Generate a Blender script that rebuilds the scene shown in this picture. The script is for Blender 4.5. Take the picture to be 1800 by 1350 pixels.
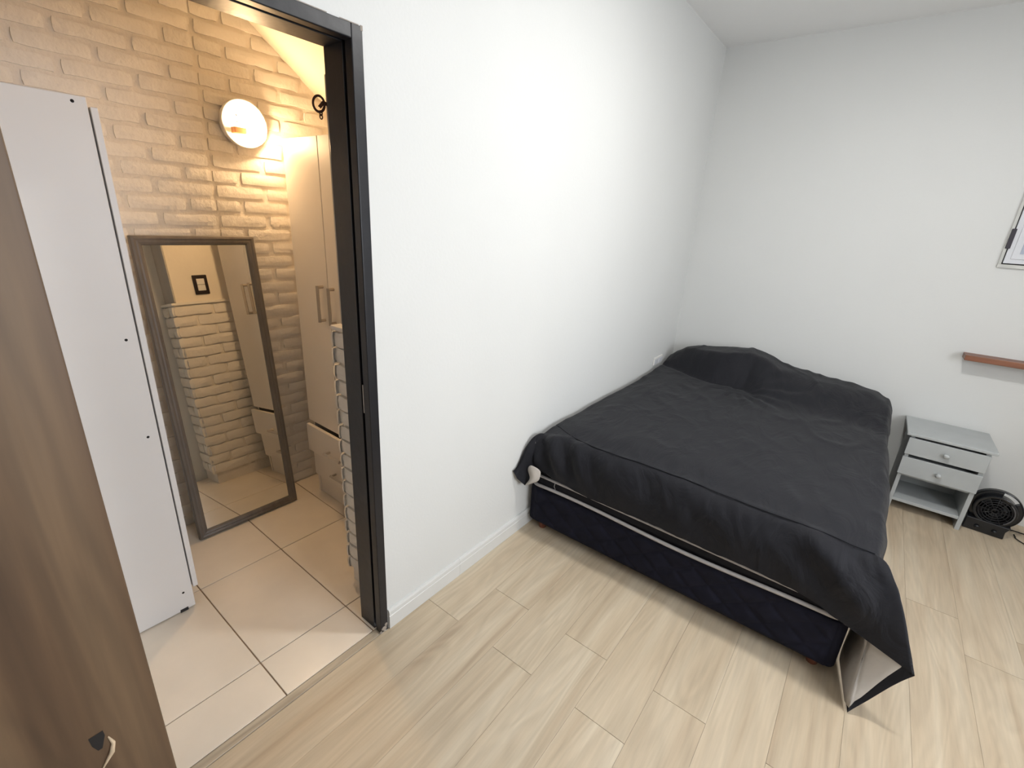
import bpy, bmesh, math, random
from mathutils import Vector, Matrix, noise
for o in list(bpy.data.objects): bpy.data.objects.remove(o)
S = bpy.context.scene
COL = S.collection
rnd = random.Random(7)

# ------------------------------------------------------------------ camera
cd = bpy.data.cameras.new('camera'); cam = bpy.data.objects.new('camera', cd); COL.objects.link(cam)
cd.sensor_fit = 'HORIZONTAL'; cd.sensor_width = 36.0; cd.lens = 818.954 / 1800 * 36
cam.location = (1.23338, -0.09043, 1.59668)
cam.rotation_mode = 'XYZ'
cam.rotation_euler = tuple(math.radians(a) for a in (70.57524, -3.157806, 38.040364))
cd.clip_start = 0.02
S.camera = cam
# ------------------------------------------------------------------ world, exposure
w = bpy.data.worlds.new('world'); S.world = w; w.use_nodes = True
w.node_tree.nodes['Background'].inputs[0].default_value = (0.90, 0.94, 1.0, 1)
w.node_tree.nodes['Background'].inputs[1].default_value = 12.0
S.view_settings.view_transform = 'Standard'; S.view_settings.look = 'None'
S.view_settings.exposure = 0.1; S.view_settings.gamma = 1.0; S.view_settings.use_curve_mapping = False

CEIL_POWER = 240.0     # radiance of the bedroom bulb
WARM_POWER = 470.0     # radiance of the closet bulb

# daylight portal in the side window (guides sampling of the sky only)
pl = bpy.data.lights.new('portal', 'AREA'); pl.shape = 'RECTANGLE'; pl.size = 1.1; pl.size_y = 1.4; pl.cycles.is_portal = True
po = bpy.data.objects.new('portal', pl); po.location = (3.16, 1.1, 1.55); po.rotation_euler = (0, math.radians(90), 0); COL.objects.link(po)

# ------------------------------------------------------------------ materials
def nt(name):
    m = bpy.data.materials.new(name); m.use_nodes = True
    t = m.node_tree; b = t.nodes['Principled BSDF']
    return m, t, b
def N(t, typ, **kw):
    n = t.nodes.new(typ)
    for k, v in kw.items():
        if k.startswith('i_'): n.inputs[k[2:].replace('_', ' ')].default_value = v
        else: setattr(n, k, v)
    return n
def plain(name, col, rough=0.6, metal=0.0, var=0.06, scale=8.0, bump=0.0, bscale=60.0, spec=0.5, stretch=None, detail=4.0, sheen=0.0):
    m, t, b = nt(name)
    b.inputs['Roughness'].default_value = rough; b.inputs['Metallic'].default_value = metal
    b.inputs['Specular IOR Level'].default_value = spec
    if sheen: b.inputs['Sheen Weight'].default_value = sheen
    g = N(t, 'ShaderNodeNewGeometry')
    mp = N(t, 'ShaderNodeMapping')
    if stretch: mp.inputs['Scale'].default_value = stretch
    t.links.new(g.outputs['Position'], mp.inputs['Vector'])
    no = N(t, 'ShaderNodeTexNoise'); no.inputs['Scale'].default_value = scale; no.inputs['Detail'].default_value = detail
    t.links.new(mp.outputs[0], no.inputs['Vector'])
    r = N(t, 'ShaderNodeValToRGB')
    c = Vector(col)
    r.color_ramp.elements[0].color = (*(c * (1 - var)), 1); r.color_ramp.elements[0].position = 0.3
    r.color_ramp.elements[1].color = (*[min(1, x) for x in (c * (1 + var))], 1); r.color_ramp.elements[1].position = 0.7
    t.links.new(no.outputs['Fac'], r.inputs[0]); t.links.new(r.outputs[0], b.inputs['Base Color'])
    if bump:
        n2 = N(t, 'ShaderNodeTexNoise'); n2.inputs['Scale'].default_value = bscale; n2.inputs['Detail'].default_value = 5
        t.links.new(mp.outputs[0], n2.inputs['Vector'])
        bp = N(t, 'ShaderNodeBump'); bp.inputs['Strength'].default_value = bump; bp.inputs['Distance'].default_value = 0.01
        t.links.new(n2.outputs['Fac'], bp.inputs['Height']); t.links.new(bp.outputs[0], b.inputs['Normal'])
    return m
def emit(name, col, strength):
    m = bpy.data.materials.new(name); m.use_nodes = True; t = m.node_tree; t.nodes.clear()
    e = N(t, 'ShaderNodeEmission'); e.inputs[0].default_value = (*col, 1); e.inputs[1].default_value = strength
    o = N(t, 'ShaderNodeOutputMaterial'); t.links.new(e.outputs[0], o.inputs[0]); return m
def wood(name, cols, along, sl=1.2, sx=26.0, rough=0.45, randomize=True, fine=0.10, distort=0.6):
    """streaky wood print; 'along' = axis index of the grain"""
    m, t, b = nt(name); b.inputs['Roughness'].default_value = rough
    g = N(t, 'ShaderNodeNewGeometry'); oi = N(t, 'ShaderNodeObjectInfo')
    add = N(t, 'ShaderNodeVectorMath', operation='ADD')
    cx = N(t, 'ShaderNodeCombineXYZ')
    mu = N(t, 'ShaderNodeMath', operation='MULTIPLY'); mu.inputs[1].default_value = 37.0 if randomize else 0.0
    t.links.new(oi.outputs['Random'], mu.inputs[0])
    for i in range(3): t.links.new(mu.outputs[0], cx.inputs[i])
    t.links.new(g.outputs['Position'], add.inputs[0]); t.links.new(cx.outputs[0], add.inputs[1])
    mp = N(t, 'ShaderNodeMapping'); sc = [sx, sx, sx]; sc[along] = sl; mp.inputs['Scale'].default_value = sc
    t.links.new(add.outputs[0], mp.inputs['Vector'])
    n1 = N(t, 'ShaderNodeTexNoise'); n1.inputs['Scale'].default_value = 0.55; n1.inputs['Detail'].default_value = 6; n1.inputs['Distortion'].default_value = distort
    t.links.new(mp.outputs[0], n1.inputs['Vector'])
    r = N(t, 'ShaderNodeValToRGB')
    els = r.color_ramp.elements
    for i, c in enumerate(cols):
        pos = 0.28 + 0.44 * i / (len(cols) - 1)
        e = els[i] if i < 2 else els.new(pos)
        e.position = pos; e.color = (*c, 1)
    els[0].position = 0.28; 
    t.links.new(n1.outputs['Fac'], r.inputs[0])
    # cathedral figure: large soft wave rings
    mp2 = N(t, 'ShaderNodeMapping'); s2 = [7.0] * 3; s2[along] = 0.9; mp2.inputs['Scale'].default_value = s2
    t.links.new(add.outputs[0], mp2.inputs['Vector'])
    n3 = N(t, 'ShaderNodeTexNoise'); n3.inputs['Scale'].default_value = 1.0; n3.inputs['Detail'].default_value = 2; n3.inputs['Distortion'].default_value = 1.0
    t.links.new(mp2.outputs[0], n3.inputs['Vector'])
    m3 = N(t, 'ShaderNodeMath', operation='MULTIPLY'); m3.inputs[1].default_value = 55.0
    sn = N(t, 'ShaderNodeMath', operation='SINE')
    t.links.new(n3.outputs['Fac'], m3.inputs[0]); t.links.new(m3.outputs[0], sn.inputs[0])
    rr = N(t, 'ShaderNodeMapRange'); rr.inputs[1].default_value = -1; rr.inputs[2].default_value = 1
    rr.inputs[3].default_value = 1 - fine; rr.inputs[4].default_value = 1 + fine * 0.5
    t.links.new(sn.outputs[0], rr.inputs[0])
    # fine pores
    n2 = N(t, 'ShaderNodeTexNoise'); n2.inputs['Scale'].default_value = 4.0; n2.inputs['Detail'].default_value = 4
    t.links.new(mp.outputs[0], n2.inputs['Vector'])
    r2 = N(t, 'ShaderNodeMapRange'); r2.inputs[1].default_value = 0.3; r2.inputs[2].default_value = 0.7; r2.inputs[3].default_value = 1 - fine; r2.inputs[4].default_value = 1 + fine * .6
    t.links.new(n2.outputs['Fac'], r2.inputs[0])
    pv = N(t, 'ShaderNodeMapRange'); pv.inputs[3].default_value = 0.975 if randomize else 1; pv.inputs[4].default_value = 1.02 if randomize else 1
    t.links.new(oi.outputs['Random'], pv.inputs[0])
    a1 = N(t, 'ShaderNodeMath', operation='MULTIPLY'); a2 = N(t, 'ShaderNodeMath', operation='MULTIPLY')
    t.links.new(rr.outputs[0], a1.inputs[0]); t.links.new(r2.outputs[0], a1.inputs[1])
    t.links.new(a1.outputs[0], a2.inputs[0]); t.links.new(pv.outputs[0], a2.inputs[1])
    vm = N(t, 'ShaderNodeVectorMath', operation='SCALE')
    t.links.new(r.outputs[0], vm.inputs[0]); t.links.new(a2.outputs[0], vm.inputs['Scale'])
    t.links.new(vm.outputs[0], b.inputs['Base Color'])
    return m

M = {}
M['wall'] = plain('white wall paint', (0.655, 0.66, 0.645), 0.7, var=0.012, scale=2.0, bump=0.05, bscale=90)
M['wallbounce'] = plain('wall paint paled for bounce', (0.86, 0.86, 0.85), 0.7, var=0.012, scale=2.0)  # unseen walls, made paler than the visible ones to bounce more light
M['ceiling'] = plain('ceiling paint', (0.80, 0.80, 0.79), 0.8, var=0.01, scale=2.0, bump=0.05, bscale=70)
M['plaster'] = plain('cream plaster', (0.82, 0.76, 0.66), 0.75, var=0.04, scale=4.0, bump=0.12, bscale=25)
M['daylitplaster'] = plain('grey plaster reveal', (0.50, 0.47, 0.43), 0.8, var=0.10, scale=9.0, bump=0.3, bscale=40, stretch=(1, 1, .3))  # plaster with the grey of daylight put into its colour
M['brick'] = plain('painted brick', (0.80, 0.76, 0.70), 0.65, var=0.03, scale=14.0, bump=0.3, bscale=55)
M['mortar'] = plain('painted mortar', (0.78, 0.73, 0.66), 0.75, var=0.05, scale=10.0, bump=0.3, bscale=60)
M['plank'] = wood('ash laminate', [(0.43, 0.33, 0.225), (0.50, 0.402, 0.283), (0.545, 0.45, 0.325), (0.59, 0.502, 0.375)], 1, sl=1.7, sx=28, rough=0.42, fine=0.065)
M['subfloor'] = plain('dark subfloor', (0.10, 0.07, 0.05), 0.9)
M['tile'] = plain('ceramic tile', (0.80, 0.72, 0.61), 0.28, var=0.07, scale=3.5, bump=0.03, bscale=30, detail=7)
M['grout'] = plain('grout', (0.27, 0.19, 0.12), 0.9, var=0.2, scale=20)
M['trimwhite'] = plain('white skirting', (0.64, 0.64, 0.62), 0.4, var=0.02)
M['frame'] = plain('black painted steel', (0.007, 0.007, 0.010), 0.38, var=0.15, scale=20, bump=0.08, bscale=30)
M['chip'] = plain('chipped paint', (0.30, 0.26, 0.22), 0.7, var=0.2, scale=60)
M['steel'] = plain('brushed steel', (0.45, 0.43, 0.40), 0.35, metal=0.9)
M['nickel'] = plain('nickel handle', (0.50, 0.44, 0.37), 0.35, metal=0.7)
M['melamine'] = plain('white melamine', (0.76, 0.74, 0.73), 0.45, var=0.012, scale=5)
M['melwarm'] = plain('white melamine wardrobe', (0.78, 0.72, 0.64), 0.4, var=0.012, scale=5)
M['dark'] = plain('dark gap', (0.01, 0.008, 0.007), 0.9)
M['leaf'] = wood('brown door veneer', [(0.050, 0.026, 0.012), (0.088, 0.049, 0.024), (0.14, 0.086, 0.045), (0.10, 0.070, 0.045)], 2, sl=1.0, sx=22, rough=0.5, randomize=False, fine=0.12, distort=0.2)
M['rawwood'] = plain('raw wood splinter', (0.52, 0.40, 0.27), 0.8, var=0.15, scale=80)
M['mframe'] = plain('grey brown mirror frame', (0.135, 0.118, 0.102), 0.45, var=0.15, scale=30, stretch=(1, 1, .2), bump=0.05)
M['lampwhite'] = plain('white enamel dish', (0.85, 0.82, 0.78), 0.35, var=0.01)
M['copper'] = plain('copper lamp holder', (0.45, 0.22, 0.10), 0.4, metal=0.5)
M['rust'] = plain('dark rusty iron', (0.05, 0.018, 0.010), 0.6, var=0.3, scale=60)
M['navy'] = plain('navy quilted fabric', (0.008, 0.0083, 0.017), 0.85, var=0.25, scale=14, bump=0.25, bscale=25, spec=0.2)
M['matt'] = plain('black mattress border', (0.008, 0.008, 0.011), 0.8, var=0.2, scale=30, bump=0.2, bscale=80, spec=0.2)
M['piping'] = plain('light grey piping', (0.40, 0.38, 0.37), 0.7, var=0.06, scale=50)
M['foot'] = plain('reddish wooden foot', (0.16, 0.055, 0.03), 0.5)
M['lining'] = plain('light grey lining', (0.46, 0.425, 0.385), 0.8, var=0.05, scale=12, bump=0.25, bscale=40, spec=0.2)
M['greywood'] = plain('grey painted wood', (0.40, 0.42, 0.42), 0.5, var=0.04, scale=10, bump=0.04, bscale=60)
M['knob'] = plain('grey wooden knob', (0.42, 0.44, 0.44), 0.4, var=0.03)
M['blackpl'] = plain('gloss black plastic', (0.010, 0.011, 0.013), 0.22, var=0.1)
M['blackgr'] = plain('matt black grille', (0.012, 0.012, 0.014), 0.45, var=0.2, scale=50)
M['silver'] = plain('dull silver ring', (0.16, 0.16, 0.17), 0.3, metal=0.5)
M['alu'] = plain('white aluminium', (0.62, 0.63, 0.66), 0.4, var=0.02)
M['winframe'] = plain('weathered window surround', (0.55, 0.55, 0.52), 0.6, var=0.08, scale=20)
M['hinge'] = plain('dark hinge', (0.035, 0.03, 0.04), 0.4, metal=0.3)
M['shelf'] = wood('reddish brown shelf', [(0.13, 0.045, 0.022), (0.20, 0.075, 0.038), (0.25, 0.10, 0.05)], 0, sl=2.0, sx=40, rough=0.4, fine=0.1)
M['switchbl'] = plain('black switch plate', (0.015, 0.008, 0.008), 0.35)
M['white'] = plain('white plastic', (0.75, 0.73, 0.70), 0.4, var=0.01)
M['blackfoot'] = plain('black plastic foot', (0.015, 0.015, 0.018), 0.5)
M['bulb'] = emit('bedroom bulb', (1.0, 0.985, 0.955), CEIL_POWER)
M['bulbwarm'] = emit('warm bulb', (1.0, 0.66, 0.345), WARM_POWER)
# mirror glass
m, t, b = nt('mirror glass'); b.inputs['Base Color'].default_value = (0.80, 0.79, 0.74, 1); b.inputs['Metallic'].default_value = 1.0; b.inputs['Roughness'].default_value = 0.015; M['mirror'] = m
m, t, b = nt('window glass'); b.inputs['Base Color'].default_value = (0.62, 0.68, 0.80, 1); b.inputs['Roughness'].default_value = 0.12; b.inputs['Transmission Weight'].default_value = 0.35; M['glass'] = m
# cover cloth: black cotton with faint sheen and creases
m, t, b = nt('black cotton'); M['cover'] = m
b.inputs['Roughness'].default_value = 0.72; b.inputs['Specular IOR Level'].default_value = 0.2
b.inputs['Sheen Weight'].default_value = 0.06; b.inputs['Sheen Roughness'].default_value = 0.5
b.inputs['Base Color'].default_value = (0.0095, 0.0097, 0.0130, 1)
g = N(t, 'ShaderNodeNewGeometry')
mp = N(t, 'ShaderNodeMapping'); mp.inputs['Scale'].default_value = (1.5, 0.65, 1.0); mp.inputs['Rotation'].default_value = (0, 0, 0.25)
t.links.new(g.outputs['Position'], mp.inputs['Vector'])
n1 = N(t, 'ShaderNodeTexNoise'); n1.inputs['Scale'].default_value = 4.5; n1.inputs['Detail'].default_value = 5; n1.inputs['Distortion'].default_value = 2.2
t.links.new(mp.outputs[0], n1.inputs['Vector'])
bp = N(t, 'ShaderNodeBump'); bp.inputs['Strength'].default_value = 0.5; bp.inputs['Distance'].default_value = 0.02
t.links.new(n1.outputs['Fac'], bp.inputs['Height']); t.links.new(bp.outputs[0], b.inputs['Normal'])

# ------------------------------------------------------------------ helpers
def link(name, bm, mat, parent=None, smooth=False, bevel=0.0, segs=2):
    me = bpy.data.meshes.new(name); 
    bm.normal_update(); bm.to_mesh(me); bm.free()
    o = bpy.data.objects.new(name, me); COL.objects.link(o)
    me.materials.append(mat)
    if smooth:
        for p in me.polygons: p.use_smooth = True
    if bevel:
        md = o.modifiers.new('bevel', 'BEVEL'); md.width = bevel; md.segments = segs; md.limit_method = 'ANGLE'; md.angle_limit = math.radians(40)
    if parent is not None:
        o.parent = parent
        o.matrix_parent_inverse = Matrix.Identity(4)
    return o
def abox(bm, x0, x1, y0, y1, z0, z1, mat=None):
    v = [bm.verts.new((x, y, z)) for x in (x0, x1) for y in (y0, y1) for z in (z0, z1)]
    if mat is not None:
        for q in v: q.co = mat @ q.co
    for f in ((0, 1, 3, 2), (4, 6, 7, 5), (0, 4, 5, 1), (2, 3, 7, 6), (0, 2, 6, 4), (1, 5, 7, 3)):
        bm.faces.new([v[i] for i in f])
    return v
def box(name, dims, mat, parent=None, bevel=0.0, segs=2, off=(0, 0, 0)):
    x0, x1, y0, y1, z0, z1 = dims
    bm = bmesh.new(); abox(bm, x0 - off[0], x1 - off[0], y0 - off[1], y1 - off[1], z0 - off[2], z1 - off[2])
    return link(name, bm, mat, parent, bevel=bevel, segs=segs)
def empty(name, loc, label=None, cat=None, group=None, kind=None, rot=None):
    o = bpy.data.objects.new(name, None); o.empty_display_size = 0.05; COL.objects.link(o); o.location = loc
    if rot: o.rotation_euler = rot
    tag(o, label, cat, group, kind); return o
def tag(o, label=None, cat=None, group=None, kind=None):
    if label: o['label'] = label
    if cat: o['category'] = cat
    if group: o['group'] = group
    if kind: o['kind'] = kind
    return o
def atube(bm, pts, r, seg=8, closed=False, radii=None):
    pts = [Vector(p) for p in pts]; n = len(pts); rings = []
    up = None
    for i, p in enumerate(pts):
        if closed: d = pts[(i + 1) % n] - pts[i - 1]
        else: d = pts[min(i + 1, n - 1)] - pts[max(i - 1, 0)]
        d.normalize()
        if up is None:
            up = Vector((0, 0, 1)) if abs(d.z) < 0.9 else Vector((1, 0, 0))
        a = d.cross(up).normalized(); up = a.cross(d).normalized()
        rr = radii[i] if radii else r
        rings.append([bm.verts.new(p + (a * math.cos(2 * math.pi * k / seg) + up * math.sin(2 * math.pi * k / seg)) * rr) for k in range(seg)])
    m_ = n if closed else n - 1
    for i in range(m_):
        A, B = rings[i], rings[(i + 1) % n]
        for k in range(seg): bm.faces.new((A[k], A[(k + 1) % seg], B[(k + 1) % seg], B[k]))
    if not closed:
        bm.faces.new(rings[0][::-1]); bm.faces.new(rings[-1])
def lathe(bm, prof, seg=24, mat=None):
    """prof: (r, h) pairs around local X axis"""
    rings = []
    for r, h in prof:
        if r < 1e-6: rings.append([bm.verts.new((h, 0, 0))])
        else: rings.append([bm.verts.new((h, r * math.cos(2 * math.pi * k / seg), r * math.sin(2 * math.pi * k / seg))) for k in range(seg)])
    for A, B in zip(rings, rings[1:]):
        for k in range(seg):
            k2 = (k + 1) % seg
            if len(A) == 1 and len(B) == 1: continue
            if len(A) == 1: bm.faces.new((A[0], B[k2], B[k]))
            elif len(B) == 1: bm.faces.new((A[k], A[k2], B[0]))
            else: bm.faces.new((A[k], A[k2], B[k2], B[k]))
    if mat is not None:
        bm.transform(mat)
    bmesh.ops.recalc_face_normals(bm, faces=bm.faces)
def prism(bm, poly, axis, a0, a1):
    """extrude a 2D polygon along axis (0,1,2); poly coords are the other two axes in order"""
    def P(q, a):
        c = list(q); c.insert(axis, a); return c
    A = [bm.verts.new(P(q, a0)) for q in poly]; B = [bm.verts.new(P(q, a1)) for q in poly]
    n = len(poly)
    for i in range(n): bm.faces.new((A[i], A[(i + 1) % n], B[(i + 1) % n], B[i]))
    bm.faces.new(A[::-1]); bm.faces.new(B)
    bmesh.ops.recalc_face_normals(bm, faces=bm.faces)

def struct(o): o['kind'] = 'structure'; return o
# key dimensions (metres)
YB = 3.794; HC = 2.80; XR = 3.10; YF = -0.85
JY = 0.803; JH = 2.05; HY = -0.04          # doorway: right jamb, head, left jamb
WX = -1.30                                   # brick wall plane
# ------------------------------------------------------------------ floor with planks
fl = struct(box('floor', (0.0, XR, YF, YB, -0.06, -0.009), M['subfloor']))
PW = 0.1885; PL = 1.25
def plank_mesh(w_, l_):
    bm = bmesh.new(); b_ = 0.0008
    v = abox(bm, 0, w_, 0, l_, -0.009, 0)
    return bm
ci = 0; x = 0.006
while x < XR:
    y0 = (1.016 if ci % 2 == 0 else 1.259) - 3 * PL
    w_ = min(PW, XR - x)
    while y0 < YB:
        a = max(y0, YF); bb = min(y0 + PL, YB)
        if bb - a > 0.02:
            bm = bmesh.new(); abox(bm, 0, w_ - 0.0007, 0, bb - a - 0.0016, -0.009, 0)
            o = link('plank', bm, M['plank'], fl); o.location = (x, a, 0)
        y0 += PL
    x += PW; ci += 1
# tiled closet floor
ft = struct(box('floor', (WX - 0.02, -0.031, -1.0, 1.80, -0.06, -0.004), M['grout']))
TX, TY = 0.547, 0.357; gx, gy = -0.224, 0.400
for i in range(-2, 1):
    for j in range(-4, 5):
        x0, x1 = gx + i * TX - 0, gx + (i + 1) * TX; y0, y1 = gy + j * TY, gy + (j + 1) * TY
        x0 = max(x0, WX); x1 = min(x1, -0.031); y0 = max(y0, -1.0); y1 = min(y1, 1.80)
        if x1 - x0 < 0.03 or y1 - y0 < 0.03: continue
        bm = bmesh.new(); abox(bm, 0.0022, x1 - x0 - 0.0022, 0.0022, y1 - y0 - 0.0022, -0.006, 0)
        o = link('tile', bm, M['tile'], ft, bevel=0.001, segs=1); o.location = (x0, y0, 0)
th = struct(box('trim_1', (-0.0285, 0.0035, HY + 0.04, 0.770, -0.01, 0.0015), wood('threshold laminate', [(0.37, 0.30, 0.22), (0.48, 0.41, 0.31), (0.55, 0.48, 0.38)], 1, randomize=False), bevel=0.001, segs=1))

# ------------------------------------------------------------------ walls
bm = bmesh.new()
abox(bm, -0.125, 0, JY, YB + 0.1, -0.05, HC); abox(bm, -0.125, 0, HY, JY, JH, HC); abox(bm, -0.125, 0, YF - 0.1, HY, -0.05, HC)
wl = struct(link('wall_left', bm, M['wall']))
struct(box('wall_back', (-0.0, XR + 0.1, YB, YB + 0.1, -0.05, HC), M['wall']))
bm = bmesh.new()   # right wall with a window opening
abox(bm, XR, XR + 0.12, YF - 0.1, 0.4, -0.05, HC); abox(bm, XR, XR + 0.12, 1.8, YB, -0.05, HC)
abox(bm, XR, XR + 0.12, 0.4, 1.8, -0.05, 1.0); abox(bm, XR, XR + 0.12, 0.4, 1.8, 2.1, HC)
struct(link('wall_right', bm, M['wallbounce']))
bm = bmesh.new(); DX0, DX1 = 0.64, 1.50
abox(bm, 0.0, DX0, YF - 0.1, YF, -0.05, HC); abox(bm, DX1, XR, YF - 0.1, YF, -0.05, HC); abox(bm, DX0, DX1, YF - 0.1, YF, 2.06, HC)
struct(link('wall_front', bm, M['wallbounce']))
bm = bmesh.new(); abox(bm, -0.1, 2.4, -2.6, -2.5, -0.06, HC); abox(bm, -0.2, -0.1, -2.6, YF - .1, -0.06, HC); abox(bm, 2.4, 2.5, -2.6, YF - .1, -0.06, HC)
struct(link('wall_hall', bm, M['wallbounce'])); struct(box('ceiling', (-0.1, 2.4, -2.5, YF - .1, HC, HC + .08), M['ceiling'])); struct(box('floor', (-0.1, 2.4, -2.5, YF - .1, -0.06, 0), M['plank']))
struct(box('ceiling', (-0.125, XR + 0.12, YF - 0.1, YB + 0.1, HC, HC + 0.08), M['ceiling']))
# closet shell
LZ = 1.187
bm = bmesh.new()
abox(bm, -0.325, -0.126, 0.895, 1.80, -0.05, 2.7); abox(bm, -0.325, -0.126, HY - .02, 0.895, 2.10, 2.7); abox(bm, -0.325, -0.126, -1.0, HY - .02, -0.05, 2.7)
wi = struct(link('wall_closet_near', bm, M['plaster']))
rv = box('daylit_reveal', (-0.322, -0.127, 0.888, 0.8945, LZ + 0.005, 2.0), M['daylitplaster'], wi)  # plaster face, its daylight grey painted on as a thin skin
# wainscot behind the brick cladding, ledge and bricks
box('wainscot', (-0.336, -0.126, 0.877, 1.80, -0.05, LZ - 0.016), M['mortar'], wi)
box('ledge', (-0.352, -0.126, 0.860, 1.80, LZ - 0.016, LZ), M['brick'], wi, bevel=0.003)
wb = struct(box('wall_closet_far', (WX - 0.1, WX, -1.0, 1.80, -0.05, 2.9), M['mortar']))
struct(box('wall_closet_right', (WX - 0.1, -0.126, 1.80, 1.9, -0.05, 2.9), M['plaster']))
struct(box('wall_closet_left', (WX - 0.1, -0.126, -1.1, -1.0, -0.05, 2.9), M['plaster']))
# sloping closet ceiling (underside of a stair): falls towards +y
bm = bmesh.new(); prism(bm, [(-1.1, 2.72), (0.66, 2.72), (1.90, 1.812), (1.90, 1.95), (0.70, 2.85), (-1.1, 2.85)], 0, WX - 0.1, -0.126)
struct(link('ceiling', bm, plain('cream ceiling plaster', (0.60, 0.55, 0.47), 0.8, var=0.03, scale=4.0)))

# bricks -----------------------------------------------------------
def brick_bm(seed, nx=5, nz=3, full=True):
    """rough-faced brick: local x = out of the wall (0..1), y length (0..1), z height (0..1)"""
    r = random.Random(seed); bm = bmesh.new(); G = []
    for j in range(nz + 1):
        row = []
        for i in range(nx + 1):
            u, v = i / nx, j / nz
            edge = (i in (0, nx)) or (j in (0, nz))
            corner = (i in (0, nx)) and (j in (0, nz))
            dep = 1.0 + r.uniform(-.10, .10) if not edge else (0.78 + r.uniform(-.08, .12)) * (0.8 if corner else 1)
            uu = u + (r.uniform(-.02, .02) if not edge else (0.012 if i == 0 else -0.012 if i == nx else r.uniform(-.01, .01)))
            vv = v + (r.uniform(-.06, .06) if not edge else (r.uniform(-.03, .09) if j == 0 else r.uniform(-.09, .03) if j == nz else 0))
            if corner: uu += 0.012 if i == 0 else -0.012
            row.append(bm.verts.new((dep, uu, vv)))
        G.append(row)
    for j in range(nz):
        for i in range(nx): bm.faces.new((G[j][i], G[j][i + 1], G[j + 1][i + 1], G[j + 1][i]))
    loop = [G[0][i] for i in range(nx + 1)] + [G[j][nx] for j in range(1, nz + 1)] + [G[nz][i] for i in range(nx - 1, -1, -1)] + [G[j][0] for j in range(nz - 1, 0, -1)]
    back = [bm.verts.new((0, v.co.y, v.co.z)) for v in loop]
    n = len(loop)
    for k in range(n): bm.faces.new((loop[k], back[k], back[(k + 1) % n], loop[(k + 1) % n]))
    bmesh.ops.recalc_face_normals(bm, faces=bm.faces)
    return bm
BR = []
for s_ in range(10):
    bm = brick_bm(100 + s_); me = bpy.data.meshes.new('brick'); bm.to_mesh(me); bm.free(); me.materials.append(M['brick'])
    for p in me.polygons: p.use_smooth = True
    me.set_sharp_from_angle(angle=math.radians(38)) if hasattr(me, 'set_sharp_from_angle') else None
    BR.append(me)
def brick(parent, loc, length, height, depth, rotz=0.0):
    o = bpy.data.objects.new('brick', rnd.choice(BR)); COL.objects.link(o); o.parent = parent
    o.location = loc; o.scale = (depth, length, height); o.rotation_euler = (0, 0, rotz); return o
RP = 0.0645; BH = 0.049
def slope_z(y): return 2.72 if y < .66 else 2.72 - (y - 0.66) * 0.7323
k = -27
while True:
    zc = 1.775 + RP * k
    if zc > 2.68: break
    z0 = zc - BH / 2
    phase = 0.664 if k % 2 == 0 else 0.7795
    mlo = math.floor((0.02 - phase) / 0.2315)
    for mm in range(mlo, mlo + 8):
        a = phase + 0.2315 * mm + 0.009; e = a + 0.2135
        if e < 0.02 or a > 1.46: continue
        if z0 > slope_z((a + e) / 2): continue
        if e < 0.36 and z0 < 1.70: continue        # wholly hidden behind the tall cabinet
        parts = [(a, e)]
        if a < 0.893 < e: parts = [(a, 0.893), (0.8965, e)]
        for (pa, pe) in parts:
            if pe - pa < 0.02: continue
            zz = z0; hh = BH
            if zz < 0.003: hh -= (0.003 - zz); zz = 0.003
            brick(wb, (WX, pa, zz + rnd.uniform(-.0015, .0015)), pe - pa, hh + rnd.uniform(-.002, .002), 0.0085 + rnd.uniform(-.001, .0015))
    k += 1
# plain plastered foot of the wall
# bricks on the near wall: inner face (towards -x) and reveal (towards -y)
nz_ = int((LZ - 0.03) / RP)
for k in range(nz_):
    z0 = 0.004 + RP * k + (LZ - 0.02 - nz_ * RP) 
    ph = 0.862 if k % 2 == 0 else 0.862 - 0.10
    y_ = ph
    while y_ < 1.70:
        a = max(y_, 0.862); e = y_ + 0.2135
        if e - a > 0.03:
            o = brick(wi, (-0.336, e, z0), e - a + .008, BH + .009, 0.012 + rnd.uniform(-.002, .003), math.pi)
        y_ += 0.2315
    xs = [(-0.354, -0.245), (-0.233, -0.128)] if k % 2 == 0 else [(-0.350, -0.128)]
    for (a, e) in xs:   # local x -> -y
        brick(wi, (a, 0.877, z0), e - a, BH + .009, 0.014 + rnd.uniform(-.002, .004), -math.pi / 2)

# ------------------------------------------------------------------ skirting boards
def skirt(name, x0, y0, x1, y1):
    """profile board from (x0,y0) to (x1,y1); wall on the left side of the direction"""
    d = Vector((x1 - x0, y1 - y0, 0)); L = d.length; d.normalize(); n = Vector((d.y, -d.x, 0))
    prof = [(0.0005, 0.0), (0.013, 0.0), (0.013, 0.060), (0.0105, 0.063), (0.0105, 0.067), (0.013, 0.070), (0.012, 0.082), (0.008, 0.090), (0.0005, 0.091)]
    bm = bmesh.new()
    A = [bm.verts.new(Vector((x0, y0, 0.001)) + n * a + Vector((0, 0, h))) for a, h in prof]
    B = [bm.verts.new(Vector((x1, y1, 0.001)) + n * a + Vector((0, 0, h))) for a, h in prof]
    k = len(prof)
    for i in range(k): bm.faces.new((A[i], A[(i + 1) % k], B[(i + 1) % k], B[i]))
    bm.faces.new(A[::-1]); bm.faces.new(B); bmesh.ops.recalc_face_normals(bm, faces=bm.faces)
    return bm
bl = empty('baseboard_left', (0, 0.806, 0), kind='structure')
for (a, b_) in ((0.806, 1.2095), (1.2105, 3.778)):
    o = link('board', skirt('b', 0, a, 0, b_), M['trimwhite'], bl); o.location = (0, -0.806, 0)
struct(link('baseboard_back', skirt('b', 0.0, YB, XR, YB), M['trimwhite']))

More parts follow.
